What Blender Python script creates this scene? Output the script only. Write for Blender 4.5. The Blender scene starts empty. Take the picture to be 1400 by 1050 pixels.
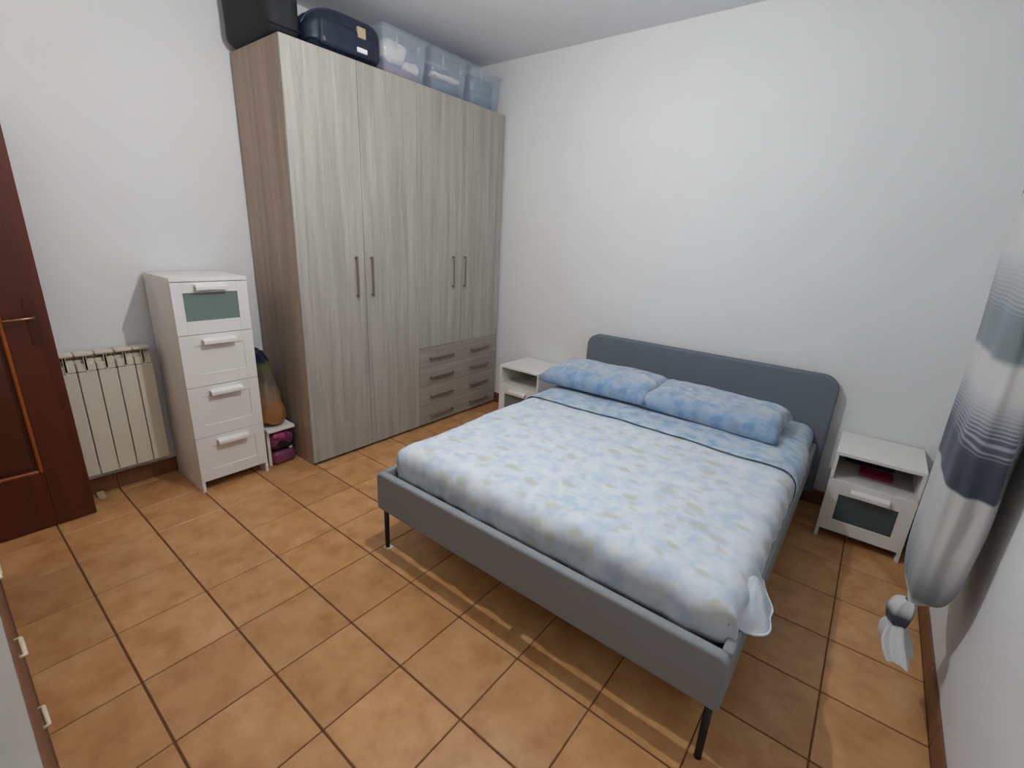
import bpy, bmesh, math, random
from mathutils import Vector, Matrix, noise
C = bpy.context.scene.collection
S = bpy.context.scene
PI = math.pi
random.seed(7)

# ------------------------------------------------------------------ camera, world, exposure
cd = bpy.data.cameras.new('camera'); cam = bpy.data.objects.new('camera', cd); C.objects.link(cam)
Rw = [[0.78424423, 0.61849424, 0.0492531], [0.22181775, -0.20535404, -0.95321907], [-0.57944618, 0.75848177, -0.29824072]]
cx_, cy_, cz_ = (Vector(r) for r in Rw)
M = Matrix((cx_, -cy_, -cz_)).transposed().to_4x4()
M.translation = Vector((2.81086, -0.22866, 1.62859))
cam.matrix_world = M
cd.sensor_width = 36.0; cd.lens = 634.6 / 1400 * 36.0
cd.clip_start = 0.01
S.camera = cam
w = bpy.data.worlds.new('night'); S.world = w; w.use_nodes = True
w.node_tree.nodes['Background'].inputs[0].default_value = (0.02, 0.025, 0.035, 1)
w.node_tree.nodes['Background'].inputs[1].default_value = 1.0
S.view_settings.view_transform = 'Standard'; S.view_settings.look = 'None'
S.view_settings.gamma = 1.0; S.view_settings.use_curve_mapping = False
S.view_settings.exposure = 0.0
LAMP = Vector((1.50, 1.20, 2.57)); LAMP_STRENGTH = 4850.0; LAMP_COLOR = (0.975, 0.99, 1.0); ADDED_LAMP_STRENGTH = 32.0

# ------------------------------------------------------------------ material helpers
def hexc(r, g, b):
    f = lambda v: ((v/255+0.055)/1.055)**2.4 if v > 10 else v/255/12.92
    return (f(r), f(g), f(b), 1)
def mat(name, col, rough=0.6, metal=0.0, spec=0.5, noise_scale=None, var=0.0, bump=0.0, bscale=None, trans=0.0, alpha=1.0, stretch=(1,1,1), coat=0.0):
    m = bpy.data.materials.new(name); m.use_nodes = True
    nt = m.node_tree; b = nt.nodes['Principled BSDF']
    b.inputs['Base Color'].default_value = col
    b.inputs['Roughness'].default_value = rough
    b.inputs['Metallic'].default_value = metal
    b.inputs['Specular IOR Level'].default_value = spec
    b.inputs['Transmission Weight'].default_value = trans
    b.inputs['Alpha'].default_value = alpha
    b.inputs['Coat Weight'].default_value = coat
    if noise_scale or bump:
        tc = nt.nodes.new('ShaderNodeTexCoord'); mp = nt.nodes.new('ShaderNodeMapping')
        mp.inputs['Scale'].default_value = stretch
        nt.links.new(tc.outputs['Object'], mp.inputs[0])
    if noise_scale:
        n = nt.nodes.new('ShaderNodeTexNoise'); n.inputs['Scale'].default_value = noise_scale
        n.inputs['Detail'].default_value = 5
        nt.links.new(mp.outputs[0], n.inputs['Vector'])
        r = nt.nodes.new('ShaderNodeValToRGB')
        c = Vector(col[:3])
        r.color_ramp.elements[0].position = 0.3; r.color_ramp.elements[1].position = 0.7
        r.color_ramp.elements[0].color = (*(c*(1-var)), 1); r.color_ramp.elements[1].color = (*(c*(1+var)), 1)
        nt.links.new(n.outputs['Fac'], r.inputs[0]); nt.links.new(r.outputs[0], b.inputs['Base Color'])
    if bump:
        n2 = nt.nodes.new('ShaderNodeTexNoise'); n2.inputs['Scale'].default_value = bscale or 60
        n2.inputs['Detail'].default_value = 4
        nt.links.new(mp.outputs[0], n2.inputs['Vector'])
        bp = nt.nodes.new('ShaderNodeBump'); bp.inputs['Strength'].default_value = bump; bp.inputs['Distance'].default_value = 0.004
        nt.links.new(n2.outputs['Fac'], bp.inputs['Height']); nt.links.new(bp.outputs[0], b.inputs['Normal'])
    return m

def wood(name, dark, light, axis='z', scale=1.0, rough=0.5):
    """streaky grain running along the given axis"""
    m = bpy.data.materials.new(name); m.use_nodes = True
    nt = m.node_tree; b = nt.nodes['Principled BSDF']; b.inputs['Roughness'].default_value = rough
    tc = nt.nodes.new('ShaderNodeTexCoord'); mp = nt.nodes.new('ShaderNodeMapping')
    s = {'x': (0.6, 14, 14), 'y': (14, 0.6, 14), 'z': (14, 14, 0.6)}[axis]
    mp.inputs['Scale'].default_value = tuple(v*scale for v in s)
    nt.links.new(tc.outputs['Object'], mp.inputs[0])
    n1 = nt.nodes.new('ShaderNodeTexNoise'); n1.inputs['Scale'].default_value = 1.0; n1.inputs['Detail'].default_value = 4
    n1.inputs['Distortion'].default_value = 0.6
    n2 = nt.nodes.new('ShaderNodeTexNoise'); n2.inputs['Scale'].default_value = 6.0; n2.inputs['Detail'].default_value = 6
    nt.links.new(mp.outputs[0], n1.inputs['Vector']); nt.links.new(mp.outputs[0], n2.inputs['Vector'])
    mx = nt.nodes.new('ShaderNodeMath'); mx.operation = 'MULTIPLY_ADD'
    nt.links.new(n2.outputs['Fac'], mx.inputs[0]); mx.inputs[1].default_value = 0.45
    nt.links.new(n1.outputs['Fac'], mx.inputs[2])
    r = nt.nodes.new('ShaderNodeValToRGB')
    r.color_ramp.elements[0].position = 0.52; r.color_ramp.elements[1].position = 0.95
    r.color_ramp.elements[0].color = dark; r.color_ramp.elements[1].color = light
    nt.links.new(mx.outputs[0], r.inputs[0]); nt.links.new(r.outputs[0], b.inputs['Base Color'])
    bp = nt.nodes.new('ShaderNodeBump'); bp.inputs['Strength'].default_value = 0.12; bp.inputs['Distance'].default_value = 0.002
    nt.links.new(n2.outputs['Fac'], bp.inputs['Height']); nt.links.new(bp.outputs[0], b.inputs['Normal'])
    return m

def floral(name, base_a, base_b, base_c, petal, petal2, petal_amt=0.4, grad=None):
    """printed cotton: soft pale patches with scattered beige leaves; grad = (y0, y1, colour) a blue band woven in along y"""
    m = bpy.data.materials.new(name); m.use_nodes = True
    nt = m.node_tree; b = nt.nodes['Principled BSDF']; b.inputs['Roughness'].default_value = 0.85
    b.inputs['Specular IOR Level'].default_value = 0.2; b.inputs['Sheen Weight'].default_value = 0.1
    L = nt.links.new
    tc = nt.nodes.new('ShaderNodeTexCoord')
    n = nt.nodes.new('ShaderNodeTexNoise'); n.inputs['Scale'].default_value = 15; n.inputs['Detail'].default_value = 2.5; n.inputs['Roughness'].default_value = 0.55
    nz = nt.nodes.new('ShaderNodeTexNoise'); nz.inputs['Scale'].default_value = 14; nz.inputs['Detail'].default_value = 3
    ad = nt.nodes.new('ShaderNodeMixRGB'); ad.inputs[0].default_value = 0.05
    L(tc.outputs['Object'], nz.inputs['Vector']); L(tc.outputs['Object'], ad.inputs[1]); L(nz.outputs['Color'], ad.inputs[2])
    L(ad.outputs[0], n.inputs['Vector'])
    r = nt.nodes.new('ShaderNodeValToRGB'); e = r.color_ramp.elements
    e[0].position = 0.36; e[0].color = base_b; e[1].position = 0.62; e[1].color = base_c
    x = e.new(0.48); x.color = base_a
    L(n.outputs['Fac'], r.inputs[0])
    last = r.outputs[0]
    for sc, thr, colr, off in ((8.0, 0.34, petal, 0.0), (11.0, 0.30, petal2, 4.3)):
        mp = nt.nodes.new('ShaderNodeMapping'); mp.inputs['Rotation'].default_value = (0, 0, 0.6+off)
        mp.inputs['Location'].default_value = (off, off*2, off); mp.inputs['Scale'].default_value = (1.0, 1.7, 1.2)
        L(ad.outputs[0], mp.inputs[0])
        v = nt.nodes.new('ShaderNodeTexVoronoi'); v.inputs['Scale'].default_value = sc; v.inputs['Randomness'].default_value = 0.9
        L(mp.outputs[0], v.inputs['Vector'])
        rr = nt.nodes.new('ShaderNodeValToRGB'); rr.color_ramp.elements[0].position = thr-0.12; rr.color_ramp.elements[0].color = (1, 1, 1, 1)
        rr.color_ramp.elements[1].position = thr+0.03; rr.color_ramp.elements[1].color = (0, 0, 0, 1)
        L(v.outputs['Distance'], rr.inputs[0])
        sp = nt.nodes.new('ShaderNodeSeparateColor'); L(v.outputs['Color'], sp.inputs[0])
        gt = nt.nodes.new('ShaderNodeMath'); gt.operation = 'GREATER_THAN'; gt.inputs[1].default_value = 0.45; L(sp.outputs[1], gt.inputs[0])
        mu = nt.nodes.new('ShaderNodeMath'); mu.operation = 'MULTIPLY'; L(rr.outputs[0], mu.inputs[0]); L(gt.outputs[0], mu.inputs[1])
        m2 = nt.nodes.new('ShaderNodeMath'); m2.operation = 'MULTIPLY'; L(mu.outputs[0], m2.inputs[0]); m2.inputs[1].default_value = petal_amt
        mix = nt.nodes.new('ShaderNodeMixRGB'); L(m2.outputs[0], mix.inputs[0]); L(last, mix.inputs[1]); mix.inputs[2].default_value = colr
        last = mix.outputs[0]
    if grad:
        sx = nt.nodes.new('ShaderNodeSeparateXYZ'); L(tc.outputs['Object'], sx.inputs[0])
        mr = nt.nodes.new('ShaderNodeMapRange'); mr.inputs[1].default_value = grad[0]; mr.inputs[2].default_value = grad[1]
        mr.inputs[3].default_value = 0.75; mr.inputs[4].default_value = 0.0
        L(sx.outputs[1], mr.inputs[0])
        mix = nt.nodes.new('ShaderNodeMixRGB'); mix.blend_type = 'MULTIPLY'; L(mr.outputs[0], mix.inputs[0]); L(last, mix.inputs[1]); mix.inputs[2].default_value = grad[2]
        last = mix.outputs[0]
    L(last, b.inputs['Base Color'])
    wn = nt.nodes.new('ShaderNodeTexNoise'); wn.inputs['Scale'].default_value = 300
    L(tc.outputs['Object'], wn.inputs['Vector'])
    bp = nt.nodes.new('ShaderNodeBump'); bp.inputs['Strength'].default_value = 0.15; bp.inputs['Distance'].default_value = 0.001
    L(wn.outputs['Fac'], bp.inputs['Height']); L(bp.outputs[0], b.inputs['Normal'])
    return m

# ------------------------------------------------------------------ mesh helpers
def tag(o, label=None, cat=None, group=None, kind=None):
    if label: o['label'] = label
    if cat: o['category'] = cat
    if group: o['group'] = group
    if kind: o['kind'] = kind
    return o
def obj(name, bm, m, parent=None, smooth=False, loc=None):
    me = bpy.data.meshes.new(name); bm.normal_update(); bm.to_mesh(me); bm.free()
    for mm in (m if isinstance(m, (list, tuple)) else [m]): me.materials.append(mm)
    if smooth:
        for p in me.polygons: p.use_smooth = True
    o = bpy.data.objects.new(name, me); C.objects.link(o)
    if parent: o.parent = parent
    if loc: o.location = loc
    return o
def thing(name, loc, label, cat, group=None, kind=None):
    o = bpy.data.objects.new(name, None); o.empty_display_size = 0.1; C.objects.link(o); o.location = loc
    return tag(o, label, cat, group, kind)
def setting(name, kind_label=None, parent=None):
    o = bpy.data.objects.new(name, None); C.objects.link(o)
    o['kind'] = 'structure'
    if kind_label: o['label'] = kind_label
    return o
def bx(bm, x0, x1, y0, y1, z0, z1, bev=0.0, seg=1, mi=0):
    t = bmesh.new(); bmesh.ops.create_cube(t, size=1)
    for v in t.verts: v.co = Vector((x0+(v.co.x+.5)*(x1-x0), y0+(v.co.y+.5)*(y1-y0), z0+(v.co.z+.5)*(z1-z0)))
    if bev: bmesh.ops.bevel(t, geom=t.edges[:], offset=bev, segments=seg, affect='EDGES', profile=0.6)
    merge(bm, t, mi)
def merge(bm, t, mi=0):
    vm = {v: bm.verts.new(v.co) for v in t.verts}
    for f in t.faces:
        nf = bm.faces.new([vm[v] for v in f.verts]); nf.material_index = mi; nf.smooth = f.smooth
    t.free()
def B(*a, **k):
    bm = bmesh.new(); bx(bm, *a, **k); return bm
def rbox(x0, x1, y0, y1, z0, z1, r, n=(10, 10, 6), disp=None):
    """dense box with every corner rounded by radius r; disp(co) moves verts afterwards"""
    bm = bmesh.new(); nx, ny, nz = n; vs = {}
    def ax(i, nn, a, b):
        # concentrate samples in the rounded edges
        t = i/nn; k = 4
        if t < 0.25: return a + (t/0.25)*r
        if t > 0.75: return b - ((1-t)/0.25)*r
        return a + r + (t-0.25)/0.5*(b-a-2*r)
    def V(i, j, k):
        if (i, j, k) not in vs:
            p = Vector((ax(i, nx, x0, x1), ax(j, ny, y0, y1), ax(k, nz, z0, z1)))
            q = Vector((min(max(p.x, x0+r), x1-r), min(max(p.y, y0+r), y1-r), min(max(p.z, z0+r), z1-r)))
            d = p-q
            if d.length > 1e-9:
                d2 = Vector([math.tan(max(-1, min(1, c/r))*PI/4) for c in d])
                p = q + d2.normalized()*r
            if disp: p = disp(p)
            vs[(i, j, k)] = bm.verts.new(p)
        return vs[(i, j, k)]
    def face(a, b, c, d):
        f = bm.faces.new((a, b, c, d)); f.smooth = True
    for i in range(nx):
        for j in range(ny):
            face(V(i, j, 0), V(i, j+1, 0), V(i+1, j+1, 0), V(i+1, j, 0))
            face(V(i, j, nz), V(i+1, j, nz), V(i+1, j+1, nz), V(i, j+1, nz))
    for i in range(nx):
        for k in range(nz):
            face(V(i, 0, k), V(i+1, 0, k), V(i+1, 0, k+1), V(i, 0, k+1))
            face(V(i, ny, k), V(i, ny, k+1), V(i+1, ny, k+1), V(i+1, ny, k))
    for j in range(ny):
        for k in range(nz):
            face(V(0, j, k), V(0, j, k+1), V(0, j+1, k+1), V(0, j+1, k))
            face(V(nx, j, k), V(nx, j+1, k), V(nx, j+1, k+1), V(nx, j, k+1))
    return bm
def tube(bm, pts, rad, seg=10, cap=True, mi=0):
    pts = [Vector(p) for p in pts]; rings = []
    up = Vector((0, 0, 1))
    for i, p in enumerate(pts):
        d = (pts[min(i+1, len(pts)-1)]-pts[max(i-1, 0)]).normalized()
        u = d.cross(up)
        if u.length < 1e-4: u = d.cross(Vector((1, 0, 0)))
        u.normalize(); v = d.cross(u)
        r = rad[i] if isinstance(rad, (list, tuple)) else rad
        rings.append([bm.verts.new(p+(u*math.cos(a)+v*math.sin(a))*r) for a in (2*PI*k/seg for k in range(seg))])
    for a, b in zip(rings, rings[1:]):
        for k in range(seg):
            f = bm.faces.new((a[k], a[(k+1) % seg], b[(k+1) % seg], b[k])); f.smooth = True; f.material_index = mi
    if cap:
        bm.faces.new(rings[0][::-1]); bm.faces.new(rings[-1])
def fix(bm):
    bmesh.ops.recalc_face_normals(bm, faces=bm.faces[:]); return bm
def prism(bm, prof, a0, a1, axis='y', mi=0):
    """extrude a 2-D outline along an axis; y: (x,z) outline, x: (y,z), z: (x,y)"""
    def P(p, a): return {'y': (p[0], a, p[1]), 'x': (a, p[0], p[1]), 'z': (p[0], p[1], a)}[axis]
    A = [bm.verts.new(P(p, a0)) for p in prof]; D = [bm.verts.new(P(p, a1)) for p in prof]
    bm.faces.new(A); bm.faces.new(D[::-1]); n = len(prof)
    for i in range(n): bm.faces.new((A[i], D[i], D[(i+1) % n], A[(i+1) % n]))
    bmesh.ops.recalc_face_normals(bm, faces=bm.faces[:])

# ------------------------------------------------------------------ materials
plaster = mat('white_plaster', hexc(223, 224, 224), 0.9, spec=0.2, noise_scale=3, var=0.012, bump=0.10, bscale=45)
ceil_m = mat('ceiling_plaster', hexc(224, 226, 230), 0.9, spec=0.2, bump=0.08, bscale=45)
grout = mat('dark_grout', hexc(104, 66, 42), 0.9, noise_scale=20, var=0.2)
skirt = mat('terracotta_skirting', hexc(116, 74, 48), 0.4, noise_scale=6, var=0.2)
white_lac = mat('white_lacquer', hexc(226, 224, 220), 0.4, noise_scale=3, var=0.01)
white_in = mat('white_foil_inside', hexc(214, 212, 204), 0.6)
frost = mat('frosted_glass', hexc(112, 128, 122), 0.28, coat=0.3)
frost_d = mat('dark_frosted_glass', hexc(62, 80, 86), 0.28, coat=0.3)
oakv = wood('grey_oak_vertical', hexc(153, 148, 138), hexc(177, 173, 164), 'z', scale=1.5, rough=0.55)
oakh = wood('grey_oak_horizontal', hexc(144, 136, 127), hexc(168, 161, 151), 'y', scale=1.5, rough=0.55)
oakside = wood('grey_oak_side', hexc(142, 124, 110), hexc(170, 151, 136), 'z', rough=0.55)
dark_gap = mat('dark_recess', hexc(50, 44, 38), 0.9)
hand_m = mat('brushed_bronze_handle', hexc(132, 118, 104), 0.38, metal=0.5)
mahog = wood('mahogany', hexc(70, 26, 12), hexc(92, 38, 18), 'z', rough=0.32)
mahog_p = wood('mahogany_panel', hexc(62, 22, 10), hexc(84, 34, 16), 'z', rough=0.35)
mould_m = wood('light_mahogany_moulding', hexc(140, 70, 30), hexc(165, 88, 42), 'z', rough=0.3)
brass = mat('old_brass', hexc(150, 112, 80), 0.3, metal=0.9)
rad_m = mat('cream_radiator_enamel', hexc(214, 206, 188), 0.4, noise_scale=5, var=0.03)
felt = mat('grey_felt', hexc(142, 146, 149), 0.95, spec=0.15, noise_scale=160, var=0.05, bump=0.2, bscale=350)
felt_h = mat('blue_grey_felt', hexc(108, 117, 125), 0.95, spec=0.15, noise_scale=160, var=0.05, bump=0.2, bscale=350)
black_m = mat('black_steel', hexc(22, 22, 24), 0.4)
slat_m = wood('birch_slat', hexc(190, 160, 120), hexc(214, 188, 150), 'x')
matt_m = mat('mattress_ticking', hexc(120, 136, 146), 0.9, bump=0.2, bscale=90)
spread_m = floral('pale_floral_cotton', hexc(199, 208, 217), hexc(184, 199, 213), hexc(209, 215, 219), hexc(184, 184, 164), hexc(190, 191, 176), 0.6)
sheet_m = floral('blue_floral_cotton', hexc(168, 187, 205), hexc(142, 168, 194), hexc(186, 198, 209), hexc(172, 174, 166), hexc(174, 184, 156), 0.45)
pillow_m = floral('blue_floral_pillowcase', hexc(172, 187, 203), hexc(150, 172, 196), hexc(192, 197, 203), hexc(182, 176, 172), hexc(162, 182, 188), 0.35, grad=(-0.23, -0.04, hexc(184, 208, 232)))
black_fab = mat('black_nylon', hexc(18, 21, 27), 0.7, noise_scale=25, var=0.25, bump=0.3, bscale=120)
navy_fab = mat('navy_nylon', hexc(26, 36, 54), 0.45, noise_scale=14, var=0.25, bump=0.25, bscale=120)
navy_pip = mat('slate_piping', hexc(48, 60, 80), 0.4)
tan_tag = mat('tan_leather', hexc(176, 160, 128), 0.6)
white_tag = mat('white_card', hexc(225, 225, 228), 0.6)
blue_cloth = mat('dark_blue_cloth', hexc(66, 84, 116), 0.9, noise_scale=9, var=0.25, bump=0.5, bscale=14)
slate_cloth = mat('slate_blue_cloth', hexc(88, 112, 138), 0.9, noise_scale=9, var=0.2, bump=0.5, bscale=14)
cream_cloth = mat('cream_cloth', hexc(222, 212, 204), 0.9, noise_scale=7, var=0.1, bump=0.5, bscale=14)
mauve_cloth = mat('mauve_cloth', hexc(122, 92, 120), 0.9, noise_scale=9, var=0.2, bump=0.5, bscale=14)

def plastic():
    m = bpy.data.materials.new('clear_plastic'); m.use_nodes = True
    b = m.node_tree.nodes['Principled BSDF']
    b.inputs['Base Color'].default_value = (0.72, 0.82, 0.92, 1); b.inputs['Roughness'].default_value = 0.12
    b.inputs['Alpha'].default_value = 0.20; b.inputs['Specular IOR Level'].default_value = 0.7
    return m
clear = plastic()

# floor tile material: mottled terracotta with a hue shift per tile
def tile_mat():
    m = bpy.data.materials.new('terracotta_tile'); m.use_nodes = True
    nt = m.node_tree; b = nt.nodes['Principled BSDF']; L = nt.links.new
    b.inputs['Roughness'].default_value = 0.33; b.inputs['Specular IOR Level'].default_value = 0.4
    oi = nt.nodes.new('ShaderNodeObjectInfo'); g = nt.nodes.new('ShaderNodeNewGeometry')
    sc = nt.nodes.new('ShaderNodeVectorMath'); sc.operation = 'MULTIPLY_ADD'
    cb = nt.nodes.new('ShaderNodeCombineXYZ'); ml = nt.nodes.new('ShaderNodeMath'); ml.operation = 'MULTIPLY'; ml.inputs[1].default_value = 37
    L(oi.outputs['Random'], ml.inputs[0]); L(ml.outputs[0], cb.inputs[2])
    L(g.outputs['Position'], sc.inputs[0]); sc.inputs[1].default_value = (1, 1, 1); L(cb.outputs[0], sc.inputs[2])
    n = nt.nodes.new('ShaderNodeTexNoise'); n.inputs['Scale'].default_value = 8; n.inputs['Detail'].default_value = 6; n.inputs['Roughness'].default_value = 0.6
    L(sc.outputs[0], n.inputs['Vector'])
    r = nt.nodes.new('ShaderNodeValToRGB'); e = r.color_ramp.elements
    e[0].position = 0.3; e[0].color = hexc(172, 120, 72); e[1].position = 0.72; e[1].color = hexc(206, 158, 110)
    x = e.new(0.5); x.color = hexc(192, 142, 92)
    L(n.outputs['Fac'], r.inputs[0])
    hs = nt.nodes.new('ShaderNodeHueSaturation'); mr = nt.nodes.new('ShaderNodeMapRange')
    mr.inputs[3].default_value = 0.90; mr.inputs[4].default_value = 1.07
    L(oi.outputs['Random'], mr.inputs[0]); L(mr.outputs[0], hs.inputs['Value']); L(r.outputs[0], hs.inputs['Color'])
    L(hs.outputs[0], b.inputs['Base Color'])
    bp = nt.nodes.new('ShaderNodeBump'); bp.inputs['Strength'].default_value = 0.12; bp.inputs['Distance'].default_value = 0.003
    L(n.outputs['Fac'], bp.inputs['Height']); L(bp.outputs[0], b.inputs['Normal'])
    return m
tile_m = tile_mat()

# ------------------------------------------------------------------ room shell
X0, X1, Y0, Y1, H = -0.72, 3.310, -0.66, 3.31, 3.07
T = 0.33
fl = obj('floor', B(X0-.1, X1+.1, -2.0, Y1+.1, -0.12, -0.004), grout); tag(fl, 'floor of square terracotta tiles with dark joints', kind='structure')
cl = obj('ceiling', B(X0-.1, X1+.1, -2.0, Y1+.1, H, H+.1), ceil_m); tag(cl, 'white plaster ceiling', kind='structure')
RX, RY = -0.06, -1.9  # unseen entrance recess, added to hold the warm lamp
for nm, a, lb in (('wall_left', (X0-.1, X0, RY-.1, Y1+.1, -.004, H), 'white wall behind the radiator and wardrobe'),
              ('wall_right', (X1, X1+.1, Y0-.1, Y1+.1, -.004, H), 'white wall beside the curtain'),
              ('wall_back', (X0, X1, Y1, Y1+.1, -.004, H), 'white wall behind the bed headboard'),
              ('wall_front', (RX, X1, Y0-.1, Y0, -.004, H), 'white wall on the camera side'),
              ('wall_entrance_side', (RX, RX+.1, RY, Y0-.1, -.004, H), 'unseen white side wall of the added entrance recess'),
              ('wall_entrance_end', (X0, RX+.1, RY-.1, RY, -.004, H), 'unseen white end wall of the added entrance recess')):
    tag(obj(nm, B(*a), plaster), lb, kind='structure')
# tiles, one object each
cache = {}
def cuts(a, b):
    k = math.ceil((a+1e-6)/T); out = [a]
    while k*T < b-1e-6: out.append(k*T); k += 1
    out.append(b); return out
xs, ys = cuts(X0, X1), cuts(Y0, Y1)
GX, GY = 0.0048, 0.0072
for xa, xb in zip(xs, xs[1:]):
    for ya, yb in zip(ys, ys[1:]):
        sx, sy = round(xb-xa-GX, 4), round(yb-ya-GY, 4)
        if sx < 0.012 or sy < 0.012: continue
        key = (sx, sy)
        if key not in cache:
            t = bmesh.new(); bx(t, -sx/2, sx/2, -sy/2, sy/2, -0.006, 0.0, 0.0022)
            me = bpy.data.meshes.new('tile'); t.to_mesh(me); t.free(); me.materials.append(tile_m); cache[key] = me
        o = bpy.data.objects.new('tile', cache[key]); C.objects.link(o); o.parent = fl
        o.location = ((xa+xb)/2, (ya+yb)/2, 0.0)
        o.rotation_euler = (random.uniform(-.0012, .0012), random.uniform(-.0012, .0012), 0)
# skirting, tile by tile
SH, ST = 0.10, 0.012
def skirting(name, label, axis, fixed, sgn, a, b):
    p = setting(name, label)
    cs = cuts(a, b)
    for s0, s1 in zip(cs, cs[1:]):
        if s1-s0 < 0.02: continue
        lo, hi = sorted((fixed, fixed+sgn*ST))
        bm = B(lo, hi, s0+.001, s1-.001, 0, SH, .002) if axis == 'y' else B(s0+.001, s1-.001, lo, hi, 0, SH, .002)
        obj('skirting_tile', bm, skirt, p)
skirting('baseboard_left', 'terracotta skirting under the radiator', 'y', X0, 1, Y0, Y1)
skirting('baseboard_right', 'terracotta skirting under the curtain', 'y', X1, -1, Y0, Y1)
skirting('baseboard_back', 'terracotta skirting behind the bed', 'x', Y1, -1, X0+ST, X1-ST)

# ------------------------------------------------------------------ ceiling lamp (just above the frame)
lp = thing('pendant_lamp', (LAMP.x, LAMP.y, H), 'bare bulb on a short cord hanging from the ceiling', 'lamp')
bm = bmesh.new(); tube(bm, [(0, 0, 0), (0, 0, -.012), (0, 0, -.03)], [.05, .05, .012], 20); obj('ceiling_rose', bm, white_lac, lp)
bm = bmesh.new(); tube(bm, [(0, 0, -.03), (0, 0, LAMP.z-H+.085)], .003, 8); obj('cord', bm, white_lac, lp)
bm = bmesh.new(); tube(bm, [(0, 0, LAMP.z-H+.09), (0, 0, LAMP.z-H+.08), (0, 0, LAMP.z-H+.03)], [.008, .018, .016], 16); obj('socket', bm, white_lac, lp)
em = bpy.data.materials.new('lit_bulb'); em.use_nodes = True
nt = em.node_tree; nt.nodes.remove(nt.nodes['Principled BSDF']); e = nt.nodes.new('ShaderNodeEmission')
e.inputs[0].default_value = (*LAMP_COLOR, 1); e.inputs[1].default_value = LAMP_STRENGTH
nt.links.new(e.outputs[0], nt.nodes['Material Output'].inputs[0])
bm = bmesh.new(); bmesh.ops.create_uvsphere(bm, u_segments=20, v_segments=12, radius=.019)
obj('bulb', bm, em, lp, True, (0, 0, LAMP.z-H))

el = thing('added_warm_lamp', (-.30, -1.45, H), 'unseen warm globe lamp, added to warm the side of the tall chest', 'lamp')  # added out of view: throws warm light on the side of the tall chest
bm = bmesh.new(); tube(bm, [(0, 0, 0), (0, 0, -.02), (0, 0, -.035)], [.07, .07, .04], 20); obj('ceiling_rose', bm, white_lac, el)
em2 = em.copy(); em2.name = 'lit_warm_globe'
for n_ in em2.node_tree.nodes:
    if n_.type == 'EMISSION': n_.inputs[0].default_value = (1.0, 0.72, 0.5, 1); n_.inputs[1].default_value = ADDED_LAMP_STRENGTH
bm = bmesh.new(); bmesh.ops.create_uvsphere(bm, u_segments=20, v_segments=12, radius=.11)
obj('globe', bm, em2, el, True, (0, 0, -.14))

# ------------------------------------------------------------------ wardrobe
WX, WY0, WY1, WH = -0.10, 1.303, 3.285, 2.65
wd = thing('wardrobe', (0, 0, 0), 'tall grey oak wardrobe with four doors and four drawers against the left wall', 'wardrobe')
bm = bmesh.new()
bx(bm, -0.70, WX-.024, WY0+.001, WY0+.022, 0, WH, .001)
obj('side_panel', bm, oakside, wd)
obj('side_panel', B(-0.70, WX-.024, WY1-.022, WY1, 0, WH, .001), oakside, wd)
obj('top_panel', B(-0.70, WX-.024, WY0+.022, WY1-.022, WH-.022, WH), oakh, wd)
bm = bmesh.new(); bx(bm, -0.70, -0.69, WY0+.022, WY1-.022, 0.02, WH-.022)
bx(bm, -0.69, WX-.03, 2.276, 2.294, 0.05, WH-.022); bx(bm, -0.69, WX-.03, 2.294, WY1-.022, 0.69, 0.708)
bx(bm, -0.69, WX-.03, WY0+.022, WY1-.022, 0.05, 0.068)
obj('carcass', bm, dark_gap, wd)
obj('plinth', B(-0.66, WX-.05, WY0+.022, WY1-.022, 0.0, 0.05), dark_gap, wd)
def bar_handle(parent, x, a, b, z, vertical, y=None):
    """slim bow handle: bar with two feet"""
    bm = bmesh.new()
    if vertical:
        bx(bm, x+.020, x+.030, y-.007, y+.007, z-a, z+a, .003)
        for q in (z-a+.004, z+a-.016): bx(bm, x, x+.022, y-.005, y+.005, q, q+.012, .001)
    else:
        bx(bm, x+.020, x+.030, a, b, z-.009, z+.009, .003)
        for q in (a+.004, b-.016): bx(bm, x, x+.022, q, q+.012, z-.005, z+.005, .001)
    return obj('handle', fix(bm), hand_m, parent)
g = .0015
sp = [WY0, 1.795, 2.285, 2.765, WY1]
for i in range(4):
    z0 = 0.02 if i < 2 else 0.713
    d = obj('door', B(WX-.02, WX, sp[i]+g, sp[i+1]-g, z0+g, WH, .0012), oakv, wd)
    yh = [sp[1]-.075, sp[1]+.05, sp[3]-.105, sp[3]+.035][i]
    bar_handle(d, WX, .14 if i < 2 else .13, 0, 1.32 if i < 2 else 1.335, True, yh)
dz = [0.02, 0.20, 0.373, 0.545, 0.713]
for k in range(4):
    d = obj('drawer', B(WX-.02, WX, sp[2]+g, sp[4]-g, dz[k]+g, dz[k+1]-g, .0012), oakh, wd)
    zc = (dz[k]+dz[k+1])/2-.012
    bar_handle(d, WX, 2.395, 2.675, zc, False); bar_handle(d, WX, 2.90, 3.155, zc, False)

# ------------------------------------------------------------------ things on top of the wardrobe
def seg_line(mb, pts, r): tube(mb, pts, r, 8)
def noise_disp(amp, sc, off=0.0):
    def f(p):
        v = noise.noise_vector(Vector((p.x*sc+off, p.y*sc, p.z*sc)))
        return p + v*amp
    return f
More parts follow.
